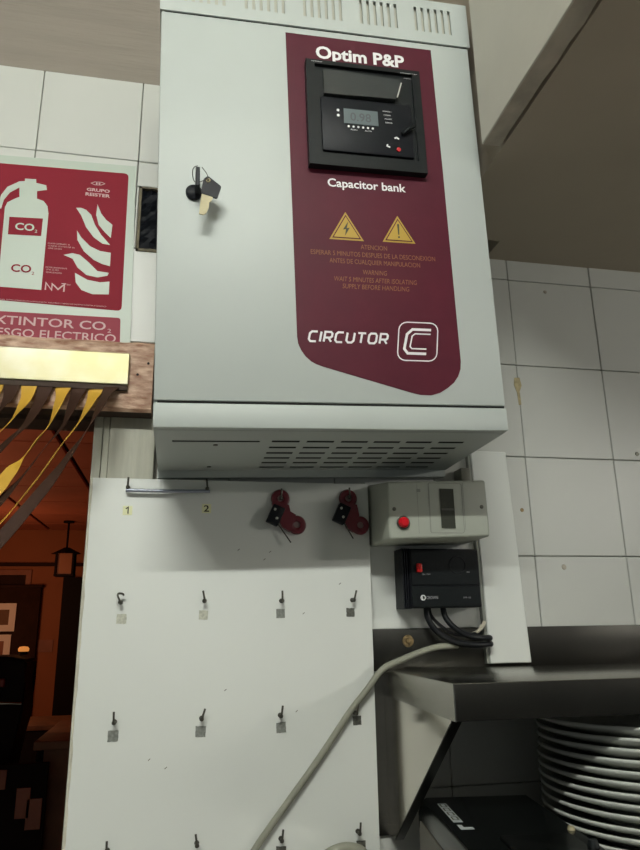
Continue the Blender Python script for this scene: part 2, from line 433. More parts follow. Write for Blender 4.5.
RB = {
'E': [(-.6137,-.03,.2219),(-.6193,-.045,.19),(-.6302,-.06,.1538),(-.6434,-.07,.1193),(-.6633,-.075,.0822),(-.6887,-.08,.0416),(-.7187,-.085,-.0028),(-.7547,-.09,-.0515)],
'D': [(-.6331,-.03,.2209),(-.6381,-.04,.1976),(-.6476,-.055,.1652),(-.6648,-.06,.1301),(-.6865,-.065,.0886),(-.7056,-.07,.0563),(-.7241,-.075,.0275),(-.7609,-.08,-.0219)],
'C2': [(-.655,-.03,.2211),(-.6605,-.04,.1937),(-.6687,-.05,.1591),(-.6857,-.055,.1267),(-.7052,-.06,.0917),(-.7292,-.065,.0555),(-.7666,-.07,.0031)],
'C': [(-.6754,-.03,.22),(-.6781,-.04,.1956),(-.6858,-.05,.1597),(-.6971,-.055,.1341),(-.7074,-.06,.1145),(-.7215,-.065,.0914),(-.7352,-.065,.0688),(-.7686,-.07,.0206)],
'B2': [(-.6981,-.03,.2202),(-.7026,-.04,.1917),(-.7135,-.05,.1585),(-.7281,-.055,.1356),(-.7453,-.06,.1107),(-.7757,-.065,.0691)],
'B': [(-.7181,-.03,.2191),(-.72,-.04,.1936),(-.7319,-.05,.1631),(-.7459,-.055,.1375),(-.7793,-.06,.0884)],
'A2': [(-.7393,-.03,.2194),(-.7418,-.04,.1925),(-.7503,-.05,.1689),(-.7837,-.055,.1145)],
'A': [(-.7589,-.03,.2183),(-.761,-.04,.1916),(-.7681,-.05,.1694),(-.7951,-.055,.1331)]}
def rb(k): # the ribbons start just in front of the lintel, under the rail
    if k == 'E': return [(x+(.0025 if i < 3 else 0), min(y, -.037)-.002-(.016 if i else 0), z+.0045*bool(i)-(0 if i else .004)) for i, (x, y, z) in enumerate(RB[k])]
    return [(x+(.0025 if i < 3 else 0), min(y, -.037)-.002, z-.004 if i == 0 else z) for i, (x, y, z) in enumerate(RB[k])]
gp = 'ribbon strips of the doorway curtain'
ribbon(rb('E'), .0195, .0145, ribbon_b, 'brown curtain ribbon hanging nearest the white key board, swept left', (0, 40, 70, 50, 20, 0, 0), 0, gp)
ribbon(rb('D'), .0195, .0150, ribbon_y, 'golden curtain ribbon nearest the rail end, twisted thin', (0, 42, 68, 76, 74, 66, 62), 0, gp)
ribbon(rb('C2'), .0195, .0160, ribbon_b, 'brown curtain ribbon between the two golden ribbons nearest the rail end', (0, 35, 60, 70, 65, 40, 30), 0, gp)
ribbon(rb('C'), .0195, .0150, ribbon_y, 'golden curtain ribbon, second from rail end, fanning wide at its lower left', (0, 42, 66, 74, 66, 15, 0, 0), 0, gp)
ribbon(rb('B2'), .0195, .0150, ribbon_b, 'brown curtain ribbon, third brown one from the rail end', (0, 30, 50, 40, 30), 0, gp)
ribbon(rb('B'), .0195, .0150, ribbon_y, 'golden curtain ribbon, third golden one from the rail end', (0, 30, 60, 70, 70), 0, gp)
ribbon(rb('A2'), .0195, .0150, ribbon_b, 'brown curtain ribbon, furthest brown one from the rail end', (0, 30, 60, 60), 0, gp)
ribbon(rb('A'), .0195, .0150, ribbon_y, 'golden curtain ribbon cut by the left picture edge', (0, 30, 60, 60), 0, gp)

# ================================================================ fire extinguisher sign (on the tiles)
sg = thing('extinguisher_sign', 'red and white fire extinguisher safety sign on the white tiles above the doorway', 'sign')
SY = -.0028
plate('panel', [(-.812, .5830), (-.6025, .5887), (-.5943, .2930), (-.8035, .2880)], SY, -.0006, sign_white, sg)
def bilin(c, r_, n=4):
    """quad outline with rounded corners"""
    out = []; m = len(c)
    for i in range(m):
        p = Vector(c[i]); a = (Vector(c[i-1])-p).normalized(); b = (Vector(c[(i+1) % m])-p).normalized()
        s, e = p+a*r_, p+b*r_
        for k in range(n+1):
            t = k/n; out.append(tuple((1-t)**2*s+2*t*(1-t)*p+t*t*e))
    return out
plate('red_field', bilin([(-.8045, .5690), (-.6128, .5741), (-.6095, .3455), (-.7985, .3535-.0035)], .007), SY-.0004, SY, sign_red, sg)
plate('red_banner', bilin([(-.7975, .3325), (-.6102, .3345), (-.6085, .2930), (-.7960, .2900)], .004), SY-.0004, SY, sign_pink, sg)
Y1 = SY-.0007
def decal(name, pts, m, y=Y1, par=sg): return plate(name, pts, y, y+.0003, m, par)
decal('extinguisher_picture', [(-.7821,.4961),(-.7796,.5047),(-.77,.512),(-.7642,.5156),(-.7657,.5315),(-.7778,.5216),(-.785,.5082),(-.7870,.4940),(-.7930,.4920),(-.7893,.5161),(-.7822,.5303),(-.7667,.5415),(-.7592,.5429),(-.7596,.5471),(-.744,.5478),(-.7434,.5418),(-.7292,.5393),(-.7275,.5318),(-.7411,.5281),(-.74,.5155),(-.7303,.5124),(-.7244,.5047),(-.7219,.4924),(-.7209,.3694),(-.7787,.3699)], sign_white)
decal('extinguisher_label', [(-.7745,.4812),(-.7287,.4833),(-.7286,.4545),(-.7736,.4527)], sign_red, Y1-.0003)
text('CO', -.7650, .4615, .0260, .0112, Y1-.0006, sign_white, sg, .02); text('2', -.7380, .4590, .0036, .0048, Y1-.0006, sign_white, sg)
text('CO', -.7640, .3945, .0270, .0118, Y1-.0006, sign_red, sg, .02); text('2', -.7360, .3915, .0038, .0050, Y1-.0006, sign_red, sg)
for F in ([(-.6545,.5156),(-.6551,.4977),(-.6504,.4813),(-.6407,.4698),(-.632,.4615),(-.6309,.4834),(-.6403,.4908),(-.6481,.5006)],
          [(-.6841,.5063),(-.6762,.4945),(-.6677,.4753),(-.6559,.4599),(-.643,.4509),(-.6323,.4499),(-.6457,.4651),(-.6557,.4808),(-.6621,.4969),(-.6698,.5045),(-.6771,.5071)],
          [(-.6802,.469),(-.6783,.4535),(-.6682,.4361),(-.6533,.4232),(-.6407,.4175),(-.63,.4152),(-.6303,.4369),(-.6456,.4383),(-.6602,.445),(-.6734,.4581)],
          [(-.6953,.4273),(-.6828,.4225),(-.6749,.4091),(-.6619,.3982),(-.6461,.3956),(-.6325,.3996),(-.631,.4042),(-.6468,.4056),(-.66,.4185),(-.673,.4295),(-.6835,.4313)],
          [(-.6776,.4),(-.6754,.3851),(-.667,.3739),(-.6512,.3685),(-.6288,.37),(-.6291,.3903),(-.6421,.388),(-.6596,.3904)]):
    decal('flame_picture', F, sign_white)
bm = bmesh.new()
stroke(bm, [(-.6662+.0, .5508), (-.6610, .5535), (-.6510, .5540), (-.6463, .5520), (-.6515, .5490), (-.6610, .5485)], .0009, Y1, True)
fin(bm, 'maker_emblem', sign_txt, sg)
text('H', -.6590, .5495, .0060, .0032, Y1, sign_txt, sg, .03)
text('GRUPO', -.6715, .5372, .0330, .0050, Y1, sign_txt, sg, .03); text('REISTER', -.6728, .5290, .0352, .0052, Y1, sign_txt, sg, .03)
bm = bmesh.new()
stroke(bm, [(-.7155, .3700), (-.7155, .3812), (-.7070, .3702), (-.7070, .3800), (-.7035, .3770), (-.6985, .3720), (-.6930, .3780), (-.6905, .3800), (-.6905, .3690)], .0020, Y1)
stroke(bm, [(-.6945, .3815), (-.6880, .3815)], .0014, Y1)
fin(bm, 'emblem_letters', sign_txt, sg)
text('EN', -.6870, .3795, .0045, .0022, Y1, sign_txt, sg)
for s_, x, z, w in (('CLASE LUMINISC. B', -.7185, .4432, .0300), ('CLASE B  CO2 NO REF. 82', -.7178, .4392, .0365), ('UNE 23 034', -.7174, .4352, .0185),
                    ('FOTOLUMINISCENTE', -.7180, .4045, .0290), ('UNE 23 035', -.7172, .4010, .0170), ('SENALIZACION', -.7168, .3968, .0210)):
    text(s_, x, z, w, .0022, Y1, sign_txt, sg)
text('REF. CO2  SENAL FOTOLUMINISCENTE HOMOLOGADA  RECAMBIO Y VENTA DE EQUIPOS CONTRA INCENDIOS', -.7900, .3497, .1590, .0018, Y1, sign_txt, sg)
text('EXTINTOR CO', -.7900, .3140, .1605, .0128, Y1, sign_txt, sg, .012); text('2', -.6268, .3105, .0050, .0060, Y1, sign_txt, sg)
text('RIESGO ELECTRICO', -.7900, .2962, .1755, .0122, Y1, sign_txt, sg, .008)

# ================================================================ capacitor bank cabinet
CA = Vector((.99955, 0, .02999)); CB = Vector((-.02998, -.03037, .99909)); CB.normalize(); CN = CA.cross(CB)
cab = thing('capacitor_bank_cabinet', 'large white metal capacitor bank cabinet hanging above the key board', 'electrical cabinet')
mw = Matrix((CA, -CN, CB)).transposed().to_4x4(); mw.translation = (-.5454, -.22, .1133)
cab.matrix_world = mw
CW, SEAM0, SEAM1, TOP = .4099, .0290, .5405, .6100
dp = .216
bm = bmesh.new()   # body shell: side profile; floor nearly level, top cap line
def sidepts(): return [(.006, .0), (dp, -.0095), (dp, .565), (.10, .600), (.006, .600)]
a = [bm.verts.new((-.0016, y, z)) for y, z in sidepts()]; b = [bm.verts.new((CW-.0006, y, z)) for y, z in sidepts()]
for i in range(5):
    if i == 0: continue                                              # the floor is a separate vented panel
    bm.faces.new((a[i], a[(i+1) % 5], b[(i+1) % 5], b[i]))
bm.faces.new(a); bm.faces.new(b[::-1])
fin(bm, 'body', enamel, cab)
bm = bmesh.new(); bx(bm, -.0022, CW, -.0008, .012, 0, SEAM0-.0012, .0016, 2)
fin(bm, 'lower_front', enamel, cab, smooth=True)
door = fin(bx(bmesh.new(), -.0018, CW-.0012, -.0012, .0055, SEAM0+.0014, SEAM1-.0014, .0018, 2), 'door', enamel, cab, smooth=True)
box('door_shadow_gap', .002, CW-.002, .001, .006, SEAM0-.002, SEAM0+.003, dark_gap, cab)
box('door_shadow_gap', .002, CW-.002, .001, .006, SEAM1-.003, SEAM1+.002, dark_gap, cab)
# top cap with five groups of six slots
holes = []
for gx in (.0260, .1030, .1800, .2570, .3340):
    for k in range(6): holes.append((gx+k*.0097, gx+k*.0097+.0040, .5575, .5965))
bm = holes_plate(bmesh.new(), -.0035, CW+.0015, SEAM1, TOP, holes, -.0025, -.0003)
bx(bm, -.0035, -.0015, -.0003, .10, SEAM1+.001, TOP-.001); bx(bm, CW-.0008, CW+.0015, -.0003, .10, SEAM1+.001, TOP-.001)
bx(bm, -.0035, CW+.0015, -.0003, .10, TOP-.002, TOP)
fin(bm, 'top_cap', enamel, cab)
box('slot_backing', .005, CW-.005, .0025, .0035, .550, .603, enamel_in, cab)
# bottom panel with louvre slots and inspection hatch (nearly level: z falls slightly to the back)
holes = []
for cx in (.1335, .1755, .2175, .2585, .2995, .3415):
    for ry in (.0510, .0790, .1060, .1320, .1580, .1840): holes.append((cx, cx+.0335, ry-.001, ry+.0072))
bm = holes_plate(bmesh.new(), -.0012, CW-.0012, .010, dp-.001, holes, 0, .0002, plane='xy')
for v in bm.verts: v.co.z += -.0095*v.co.y/dp
fin(bm, 'vented_bottom', enamel, cab)
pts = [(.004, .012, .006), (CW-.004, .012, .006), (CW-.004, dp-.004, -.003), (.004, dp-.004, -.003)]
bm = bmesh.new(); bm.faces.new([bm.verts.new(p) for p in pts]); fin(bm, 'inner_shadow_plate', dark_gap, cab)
slopez = lambda y: -.0095*y/dp
bm = bmesh.new()
x0, x1, y0, y1 = .0190, .1180, .0545, .2020
g1 = [bm.verts.new((x, y, slopez(y)-.0012)) for x, y in ((x0,y0),(x1,y0),(x1,y1),(x0,y1))]; g2 = [bm.verts.new((x, y, slopez(y)-.0001)) for x, y in ((x0,y0),(x1,y0),(x1,y1),(x0,y1))]
bm.faces.new(g1); [bm.faces.new((g1[i], g1[(i+1) % 4], g2[(i+1) % 4], g2[i])) for i in range(4)]
hat = fin(bm, 'hatch', enamel, cab)
bm = bmesh.new(); bx(bm, x0-.001, x1+.001, y0-.0018, y0-.0004, slopez(y0)-.0009, slopez(y0)+.0001); fin(bm, 'hatch_gap', dark_gap, cab)
for sx, sy in ((.0680, .0660), (.0655, .1780)):
    fin(cyl(bmesh.new(), (sx, sy, slopez(sy)-.0022), .0028, .0012, 'z', 12), 'screw', screw_m, hat)
bm = bx(bmesh.new(), -.0016, CW-.002, dp-.010, dp-.001, -.0190, -.0090); fin(bm, 'rear_lip', enamel, cab)

# ---- maroon front label with print
LP = [(.1555,.529),(.3540,.529),(.3556,.3466),(.3565,.0850),(.3552,.0750),(.3515,.0661),(.3455,.0580),(.3369,.0510),(.3270,.0450),(.3157,.0417),(.3030,.0420),(.2914,.0445),(.1868,.0737),(.1790,.0765),(.1735,.0795),(.1670,.0855),(.1622,.0928),(.1590,.1005),(.1580,.1088)]
lab = plate('front_label', LP, -.0017, -.0012, maroon, door)
YL = -.0020
text('Optim P&P', .1945, .4955, .1200, .0182, YL, white_p, lab, .030, name='lettering')
text('Capacitor bank', .2023, .3085, .1010, .0112, YL, white_p, lab, .018)
def tri(cx, z0, w, h, sym):
    def T(s, dz): return [(cx-w/2*s, z0+dz), (cx+w/2*s, z0+dz), (cx, z0+dz+h*s)]
    decalp('warning_triangle', T(1, 0), gold_p, YL+.0001)
    decalp('triangle_border', T(.84, h*.055), maroon, YL-.0002)
    decalp('triangle_field', T(.74, h*.088), gold_p, YL-.0005)
    if sym == 'bolt': p = [(cx+.0030, z0+.0250), (cx-.0042, z0+.0135), (cx-.0004, z0+.0142), (cx-.0022, z0+.0048), (cx+.0045, z0+.0165), (cx+.0006, z0+.0155)]; decalp('bolt_symbol', p, ink, YL-.0008)
    else:
        decalp('mark_symbol', [(cx-.0013, z0+.0250), (cx+.0013, z0+.0250), (cx+.0007, z0+.0105), (cx-.0007, z0+.0105)], ink, YL-.0008)
        decalp('mark_symbol', [(cx-.0011, z0+.0083), (cx+.0011, z0+.0083), (cx+.0011, z0+.0060), (cx-.0011, z0+.0060)], ink, YL-.0008)
def decalp(name, pts, m, y): return plate(name, pts, y, y+.00025, m, lab)
tri(.2229, .2364, .0432, .0380, 'bolt'); tri(.2895, .2374, .0424, .0368, 'mark')
for s_, x, z, w in (('ATENCION', .2400, .2253, .0333), ('ESPERAR 5 MINUTOS DESPUES DE LA DESCONEXION', .1777, .2150, .1570), ('ANTES DE CUALQUIER MANIPULACION', .2003, .2052, .1140),
                    ('WARNING', .2411, .1919, .0301), ('WAIT 5 MINUTES AFTER ISOLATING', .2050, .1817, .1035), ('SUPPLY BEFORE HANDLING', .2147, .1725, .0835)):
    text(s_, x, z, w, .0062, YL, amber_p, lab, 0, .15 if z < .2 else 0)
G = {'C': [[(1, 1), (.25, 1), (0, .8), (0, .2), (.25, 0), (1, 0)]], 'I': [[(0, 0), (0, 1)]],
     'R': [[(0, 0), (0, 1), (.8, 1), (1, .85), (1, .55), (.8, .42), (0, .42)], [(.55, .42), (1, 0)]],
     'U': [[(0, 1), (0, .2), (.25, 0), (.75, 0), (1, .2), (1, 1)]], 'T': [[(-.05, 1), (1.05, 1)], [(.5, 1), (.5, 0)]]}
bm = bmesh.new(); cx = .1710; z0 = .1040; hh = .0122
for ch in 'CIRCUTOR':
    w = {'I': 0, 'O': .0094}.get(ch, .0087)
    if ch == 'O': stroke(bm, [(cx+x*w+.22*y*hh, z0+y*hh) for x, y in ((.2, 1), (.8, 1), (1, .8), (1, .2), (.8, 0), (.2, 0), (0, .2), (0, .8))], .0025, YL, True)
    else:
        for ln in G[ch]: stroke(bm, [(cx+x*w+.22*y*hh, z0+y*hh) for x, y in ln], .0025, YL)
    cx += w+.0046
fin(bm, 'lettering', white_p, lab)
bm = bmesh.new()
stroke(bm, rrect(.2795, .3285, .0840, .1325, .010, 4), .0014, YL, True)
stroke(bm, [(.3200, .1235), (.2965, .1235), (.2900, .1170), (.2875, .0985), (.2920, .0930), (.3150, .0930)], .0032, YL)
stroke(bm, [(.3195, .1180), (.3000, .1180), (.2965, .1150), (.2945, .1015), (.2970, .0990), (.3150, .0990)], .0016, YL)
for v in bm.verts: v.co.x += .12*(v.co.z-.108)
fin(bm, 'emblem', white_p, lab)

# ---- power factor controller behind its dark window
bm = holes_plate(bmesh.new(), .1785, .3305, .3312, .4830, [(.1900, .3200, .3480, .4770)], -.0125, -.0020)
cf = fin(bm, 'controller', black_pl, cab)
box('inset_panel', .1895, .3205, -.0085, -.0020, .3475, .4775, black_pl, cf)
bm = bx(bmesh.new(), .1960, .3150, -.0120, -.0070, .3520, .4300, .002, 2); fin(bm, 'display_unit', black_sat, cf, smooth=True)
plate('clear_flap', [(.2003, .4688), (.3043, .4640), (.2945, .4346), (.2005, .4323)], -.0145, -.0080, smoke, cf)
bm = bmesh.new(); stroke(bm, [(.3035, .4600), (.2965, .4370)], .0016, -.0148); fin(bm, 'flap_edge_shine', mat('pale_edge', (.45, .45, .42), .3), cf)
box('screen', .2246, .2693, -.0130, -.0110, .3925, .4140, lcd_m, cf)
text('0.98', .2330, .3970, .0270, .0120, -.0132, lcd_d, cf, .01, name='screen_digits')
bm = bmesh.new()
for k in range(6): cyl(bm, (.2304+k*.00626, -.0124, .3890), .0015, .0010, n=10)
for z in (.4110, .4035): cyl(bm, (.2176, -.0124, z), .0019, .0010, n=10)
fin(bm, 'indicator_dots', white_p, cf)
for k, (s_, w) in enumerate((('PHASE I', .0110), ('COMM', .0090), ('ALARM', .0095), ('ERROR', .0095))): text(s_, .2765+.0008*k, .4150-.0055*k, w, .0020, -.0125, white_p, cf)
text('RUN', .2330, .3835, .0080, .0018, -.0125, white_p, cf); text('AUTO', .2510, .3835, .0090, .0018, -.0125, white_p, cf)
text('circutor', .1858, .4795, .0145, .0014, -.0128, white_p, cf); text('computer', .3040, .4765, .0230, .0014, -.0128, white_p, cf); text('regulator', .3096, .4725, .0140, .0012, -.0087, white_p, cf)
fin(cyl(bmesh.new(), (.2939, -.0135, .3614), .0028, .0020, n=14), 'reset_button', mat('dim_red', (.45, .015, .02), .3), cf)
bm = bmesh.new(); stroke(bm, [(.2895, .3775), (.2925, .3790), (.2955, .3768)], .0022, -.0124); stroke(bm, [(.2800, .3680), (.2790, .3655), (.2830, .3640)], .0020, -.0124); fin(bm, 'arrow_marks', white_p, cf)
bm = bmesh.new(); tube(bm, [(.3000, -.014, .3840), (.3080, -.017, .3900), (.3165, -.014, .3965)], .0028, 8, 4); fin(bm, 'toggle', black_pl, cf, smooth=True)

# ---- lock and its keys
fin(lathe(bmesh.new(), [(0, -.0060), (.0078, -.0060), (.0096, -.0045), (.0096, -.0010), (0, -.0010)], (.0398, 0, .2848), 'y', 28), 'lock', black_sat, door, smooth=True)
keys = thing('cabinet_keys', 'two keys on a small ring in the cabinet door lock', 'keys'); keys.matrix_world = mw
bm = bmesh.new(); bx(bm, .0413, .0461, -.026, -.0065, .2800, .3045, .0006, 1); fin(bm, 'key_bow', black_sat, keys, smooth=True)
plate('key_bow', bilin([(.0502,.2890),(.0552,.2935),(.0707,.2808),(.0658,.2654),(.0470,.2702)], .0022), -.026, -.0235, black_sat, keys)
bm = bmesh.new(); prism(bm, [(.0483,.2706),(.0609,.2670),(.0590,.2610),(.0568,.2600),(.0562,.2530),(.0533,.2455),(.0500,.2432),(.0452,.2443),(.0462,.2550)], -.0255, -.0240)
fin(bm, 'key_blade', keybrass, keys)
fin(torus(bmesh.new(), (.0555, -.0265, .2872), .0020, .0007), 'key_hole_rim', keybrass, keys, smooth=True)
fin(tube(bmesh.new(), [(.0435, -.033, .3005), (.0395, -.031, .2998), (.0375, -.028, .2950), (.0400, -.020, .2885), (.0470, -.023, .2870), (.0545, -.029, .2885), (.0530, -.032, .2930), (.0480, -.034, .2985)], .0005, 6, 4, closed=False), 'split_ring', hook_m, keys, smooth=True)

# ================================================================ key board
BF = -.020
kb = thing('key_board', 'tall white melamine board with rows of numbered hooks under the cabinet', 'board')
box('panel', -.6310, -.2565, BF, -.0035, -1.0, .0975, melamine, kb, .0008)
bm = bmesh.new(); prevs = None
for i in range(81):
    z = -1.0+1.0965*i/80; w = .0010+random.uniform(0, .0016)
    c = [bm.verts.new(p) for p in ((-.6320, -.0040, z), (-.6320, BF-.0002, z), (-.6308+w*.5, BF-.0006, z), (-.6308+w, BF-.0001, z))]
    if prevs:
        for k in range(3): bm.faces.new((prevs[k], prevs[k+1], c[k+1], c[k]))
    prevs = c
fin(bm, 'chipped_edge', melamine_edge, kb)
for x, z in ((-.437, .0045), (-.4025, -.008), (-.395, .002), (-.300, -.040), (-.350, -.078), (-.540, -.246), (-.3600, -.1980), (-.4505, -.170), (-.520, -.256)):
    fin(stroke(bmesh.new(), [(x-.0012, z-.0010), (x+.0014, z+.0012)], .0009, BF-.0003), 'speck', grout, kb)
def hook_mesh(bend=False):
    bm = bmesh.new(); lathe(bm, [(0, 0), (.0030, 0), (.0026, -.0016), (0, -.0018)], (0, 0, 0), 'y', 12)
    if bend: tube(bm, [(0, 0, 0), (0, -.010, -.001), (-.001, -.013, .003), (-.003, -.013, .008), (-.0015, -.012, .0105), (.003, -.010, .0098), (.004, -.009, .0078)], .0013, 8, 4)
    else: tube(bm, [(0, 0, 0), (0, -.009, -.001), (0, -.0122, .0012), (0, -.0125, .005), (0, -.0122, .0125)], .0013, 8, 4)
    lathe(bm, [(0, -.0028), (.0022, -.0018), (.0027, 0), (.0022, .0018), (0, .0028)], (0, -.0105, -.0002), 'z', 10)
    return bm
xs = (-.5830, -.4802, -.3803, -.2830); rows = (.0850, -.0610, -.2015, -.3395)
cols_n = ('first', 'second', 'third', 'fourth'); rows_n = ('top', 'second', 'third', 'bottom')
hp = fin(hook_mesh(), 'cup_hook', hook_m, smooth=True); hb = None
first = True
for rI, z in enumerate(rows):
    for cI, x in enumerate(xs):
        if rI == 0 and cI == 3: zz, xx = .0770, -.2860
        elif rI == 0 and cI == 2: zz, xx = .0735, -.3816
        else: zz, xx = z+random.uniform(-.001, .001), x+random.uniform(-.0015, .0015)
        if rI == 1 and cI == 0: o = fin(hook_mesh(True), 'cup_hook', hook_m, smooth=True)
        elif first: o = hp; first = False
        else: o = hp.copy(); COL.objects.link(o)
        o.location = (xx, BF, zz)
        o.rotation_euler = (0, random.uniform(-.25, .3) if rI else random.uniform(-.15, .1), 0)
        st = ' bent over' if (rI, cI) == (1, 0) else ''
        if rI == 0: lb_ = ('small steel hook holding the left end of the grey rod', 'small steel hook holding the right end of the grey rod', 'steel hook behind the left red clip', 'steel hook behind the right red clip')[cI]
        else: lb_ = 'small dark steel hook%s, %s row of the white board, %s from left' % (st, rows_n[rI], cols_n[cI])
        tag(o, lb_, 'hook', 'hooks on the white key board')
# stickers under the hooks
sq = {(1,0): (-.582,-.0822,pale_st,.0120), (1,1): (-.4805,-.0786,pale_st,.0115), (1,2): (-.3807,-.0778,foil,.0115), (1,3): (-.2863,-.0776,foil_dark,.0112),
      (2,0): (-.5836,-.2178,foil,.0125), (2,1): (-.4798,-.217,foil,.0125), (2,2): (-.3799,-.2163,foil,.0122), (2,3): (-.2813,-.2119,foil_dark,.0112),
      (3,0): (-.5836,-.3580,foil,.0125), (3,1): (-.4798,-.3570,foil,.0125), (3,2): (-.3798,-.3550,foil_dark,.0122), (3,3): (-.2806,-.3550,foil_dark,.0115)}
dd = {pale_st: 'pale worn', foil: 'silver grey', foil_dark: 'dark grey'}
for (rI, cI), (x, z, m, s_) in sq.items():
    bm = bmesh.new(); n = 5; a_ = random.uniform(-.06, .06); ed = []
    for k in range(4*n):
        sd, t = divmod(k, n); t = t/n*2-1; p = ((t, -1), (1, t), (-t, 1), (-1, -t))[sd]
        j = 1+random.uniform(-.05, .04); px_, pz_ = p[0]*s_/2*j, p[1]*s_/2*j
        ed.append((x+px_*math.cos(a_)-pz_*math.sin(a_), z+px_*math.sin(a_)+pz_*math.cos(a_)))
    o = plate('square_sticker', ed, BF-.0005, BF-.0001, m)
    tag(o, '%s square sticker under the hook, %s row, %s from left' % (dd[m], rows_n[rI], cols_n[cI]), 'sticker', 'square stickers under the hooks')
for s_, x, z in (('1', -.5828, .0547), ('2', -.4807, .0590)):
    w = .0060
    o = plate('number_sticker', [(x-w, z-w), (x+w, z-w), (x+w, z+w), (x-w, z+w)], BF-.0005, BF-.0001, cream_st)
    tag(o, 'small cream sticker with the number 1, under the left end of the grey rod' if s_ == '1' else 'small cream sticker with a number 2, under the right end of the grey rod', 'sticker')
    if s_ == '1': fin(stroke(bmesh.new(), [(x-.0022, z+.0020), (x+.0008, z+.0042), (x+.0008, z-.0044)], .0015, BF-.0008), 'numeral', ink, o); continue
    text(s_, x-.0036, z-.0042, .0070, .0086, BF-.0008, ink, o, .02, name='numeral')
rod = tag(fin(tube(bmesh.new(), [(-.5860, BF-.0080, .0800), (-.53, BF-.0080, .0800), (-.4770, BF-.0080, .0812)], .0024, 10, 1), 'rod', rod_m, smooth=True), 'thin grey metal rod lying across the two top left hooks', 'rod')

# red clips with two round ears
def red_clip(name, label, ox, oz, discs, blk, pin, hang):
    t = thing(name, label, 'clip', (ox, BF, oz), group='red clips hanging on the top right hooks')
    for dx, dz in discs:
        prof = [(.0045, -.0065), (.0080, -.0080), (.0115, -.0070), (.0130, -.0040), (.0125, -.0010), (.0045, -.0008), (.0045, -.0065)]
        dsk = fin(lathe(bmesh.new(), prof, (dx, 0, dz), 'y', 30), 'disc', clip_red, t, smooth=True)
        fin(lathe(bmesh.new(), [(0, -.0040), (.0046, -.0040), (.0046, -.0012), (0, -.0012)], (dx, 0, dz), 'y', 20), 'insert', pale_glass, dsk, smooth=True)
    (ax, az), (bx_, bz) = discs; mx, mz = (ax+bx_)/2, (az+bz)/2
    prism_pts = [(ax-.012, az-.006), (ax+.011, az-.009), (ax+.013, az-.018), (bx_-.002, bz+.013), (bx_-.010, bz-.010), (bx_-.020, bz-.004), (blk[0], blk[1]+.004)]
    bm = prism(bmesh.new(), prism_pts, -.0100, -.0020); fin(bm, 'jaw', clip_red, t)
    bm = bmesh.new(); bx(bm, -.0085, .0085, -.0190, -.0070, -.0130, .0130, .0015, 2)
    o = fin(bm, 'spring_block', black_sat, t, smooth=True, loc=(blk[0], 0, blk[1]), rot=(0, math.radians(24), 0))
    for sx, sz in ((-.004, .006), (.003, -.004)): fin(lathe(bmesh.new(), [(0, -.0205), (.0018, -.0200), (.0018, -.0190), (0, -.0190)], (sx, 0, sz), 'y', 10), 'screw_head', mat('clip_screw', (.5, .5, .45), .3, metal=.8), o)
    fin(tube(bmesh.new(), [(blk[0]+.003, -.010, blk[1]-.010), pin], .0009, 6, 1), 'pin', hook_m, t)
red_clip('red_clip', 'dark red two-eared clip hanging on the third top hook', -.3816, .0735, ((0, .0), (.0225, -.0355)), (-.0080, -.0240), (.0135, -.010, -.0600), 0)
red_clip('red_clip', 'dark red two-eared clip at the board right edge, touching the grey box', -.2866, .0755, ((0, 0), (.0160, -.0370)), (-.0120, -.0230), (.0045, -.010, -.0560), 0)

# ================================================================ grey enclosure, black power box, trunking, cables
gb = thing('fuse_enclosure', 'grey plastic fuse enclosure with a red push button, under the cabinet right side', 'enclosure')
gx0, gx1, gz0, gz1 = -.2530, -.1138, .0105, .0880
bm = bmesh.new()
fr = [(gx0+.001, -.1, gz0), (gx1, -.1, gz0+.005), (gx1-.001, -.1, gz1+.003), (gx0+.001, -.1, gz1-.003)]
bk_ = [(gx0-.0005, -.004, gz0+.001), (gx1+.004, -.004, gz0+.005), (gx1+.003, -.004, gz1+.011), (gx0-.0005, -.004, gz1+.011)]
A = [bm.verts.new(p) for p in fr]; B = [bm.verts.new(p) for p in bk_]
bm.faces.new(A); bm.faces.new(B[::-1]); [bm.faces.new((A[i], A[(i+1) % 4], B[(i+1) % 4], B[i])) for i in range(4)]
bmesh.ops.bevel(bm, geom=list(bm.edges), offset=.0035, segments=3, affect='EDGES', profile=.5)
fin(bm, 'housing', grey_pl, gb, smooth=True)
YB = -.1004
bm = bmesh.new()
stroke(bm, [(-.1955, .0850), (-.1955, .0190)], .0005, YB); stroke(bm, [(-.1480, .0860), (-.1480, .0235)], .0005, YB)
stroke(bm, rrect(-.1965, -.1500, .0195, .0850, .003), .0007, YB, True); stroke(bm, [(-.2120, .0830), (-.2120, .0180)], .0005, YB)
fin(bm, 'panel_seams', grey_line, gb)
wd = box('breaker_window', -.1810, -.1620, YB-.0010, YB+.0020, .0255, .0775, mat('dark_window', (.050, .052, .040), .15), gb)
box('window_rail', -.1800, -.1630, YB-.0014, YB-.0008, .0490, .0515, mat('window_rail', (.08, .08, .062), .3), wd)
fin(lathe(bmesh.new(), [(0, -.0085), (.0045, -.0085), (.0062, -.0070), (.0068, -.0048), (.0070, -.0005), (.0085, 0), (0, 0)], (-.2331, -.1, .0320), 'y', 24), 'red_push_button', red_btn, gb, smooth=True)
fin(torus(bmesh.new(), (-.2331, -.1015, .0320), .0078, .0012), 'button_collar', screw_m, gb, smooth=True)
for x, z in ((-.2440, .0495), (-.1232, .0545)): fin(lathe(bmesh.new(), [(0, -.0008), (.0024, -.0006), (.0026, 0), (0, 0)], (x, -.1, z), 'y', 14), 'screw', screw_m, gb)
box('symbol_plate', -.2125, -.2075, YB-.0002, YB+.0002, .0725, .0765, grey_line, gb)

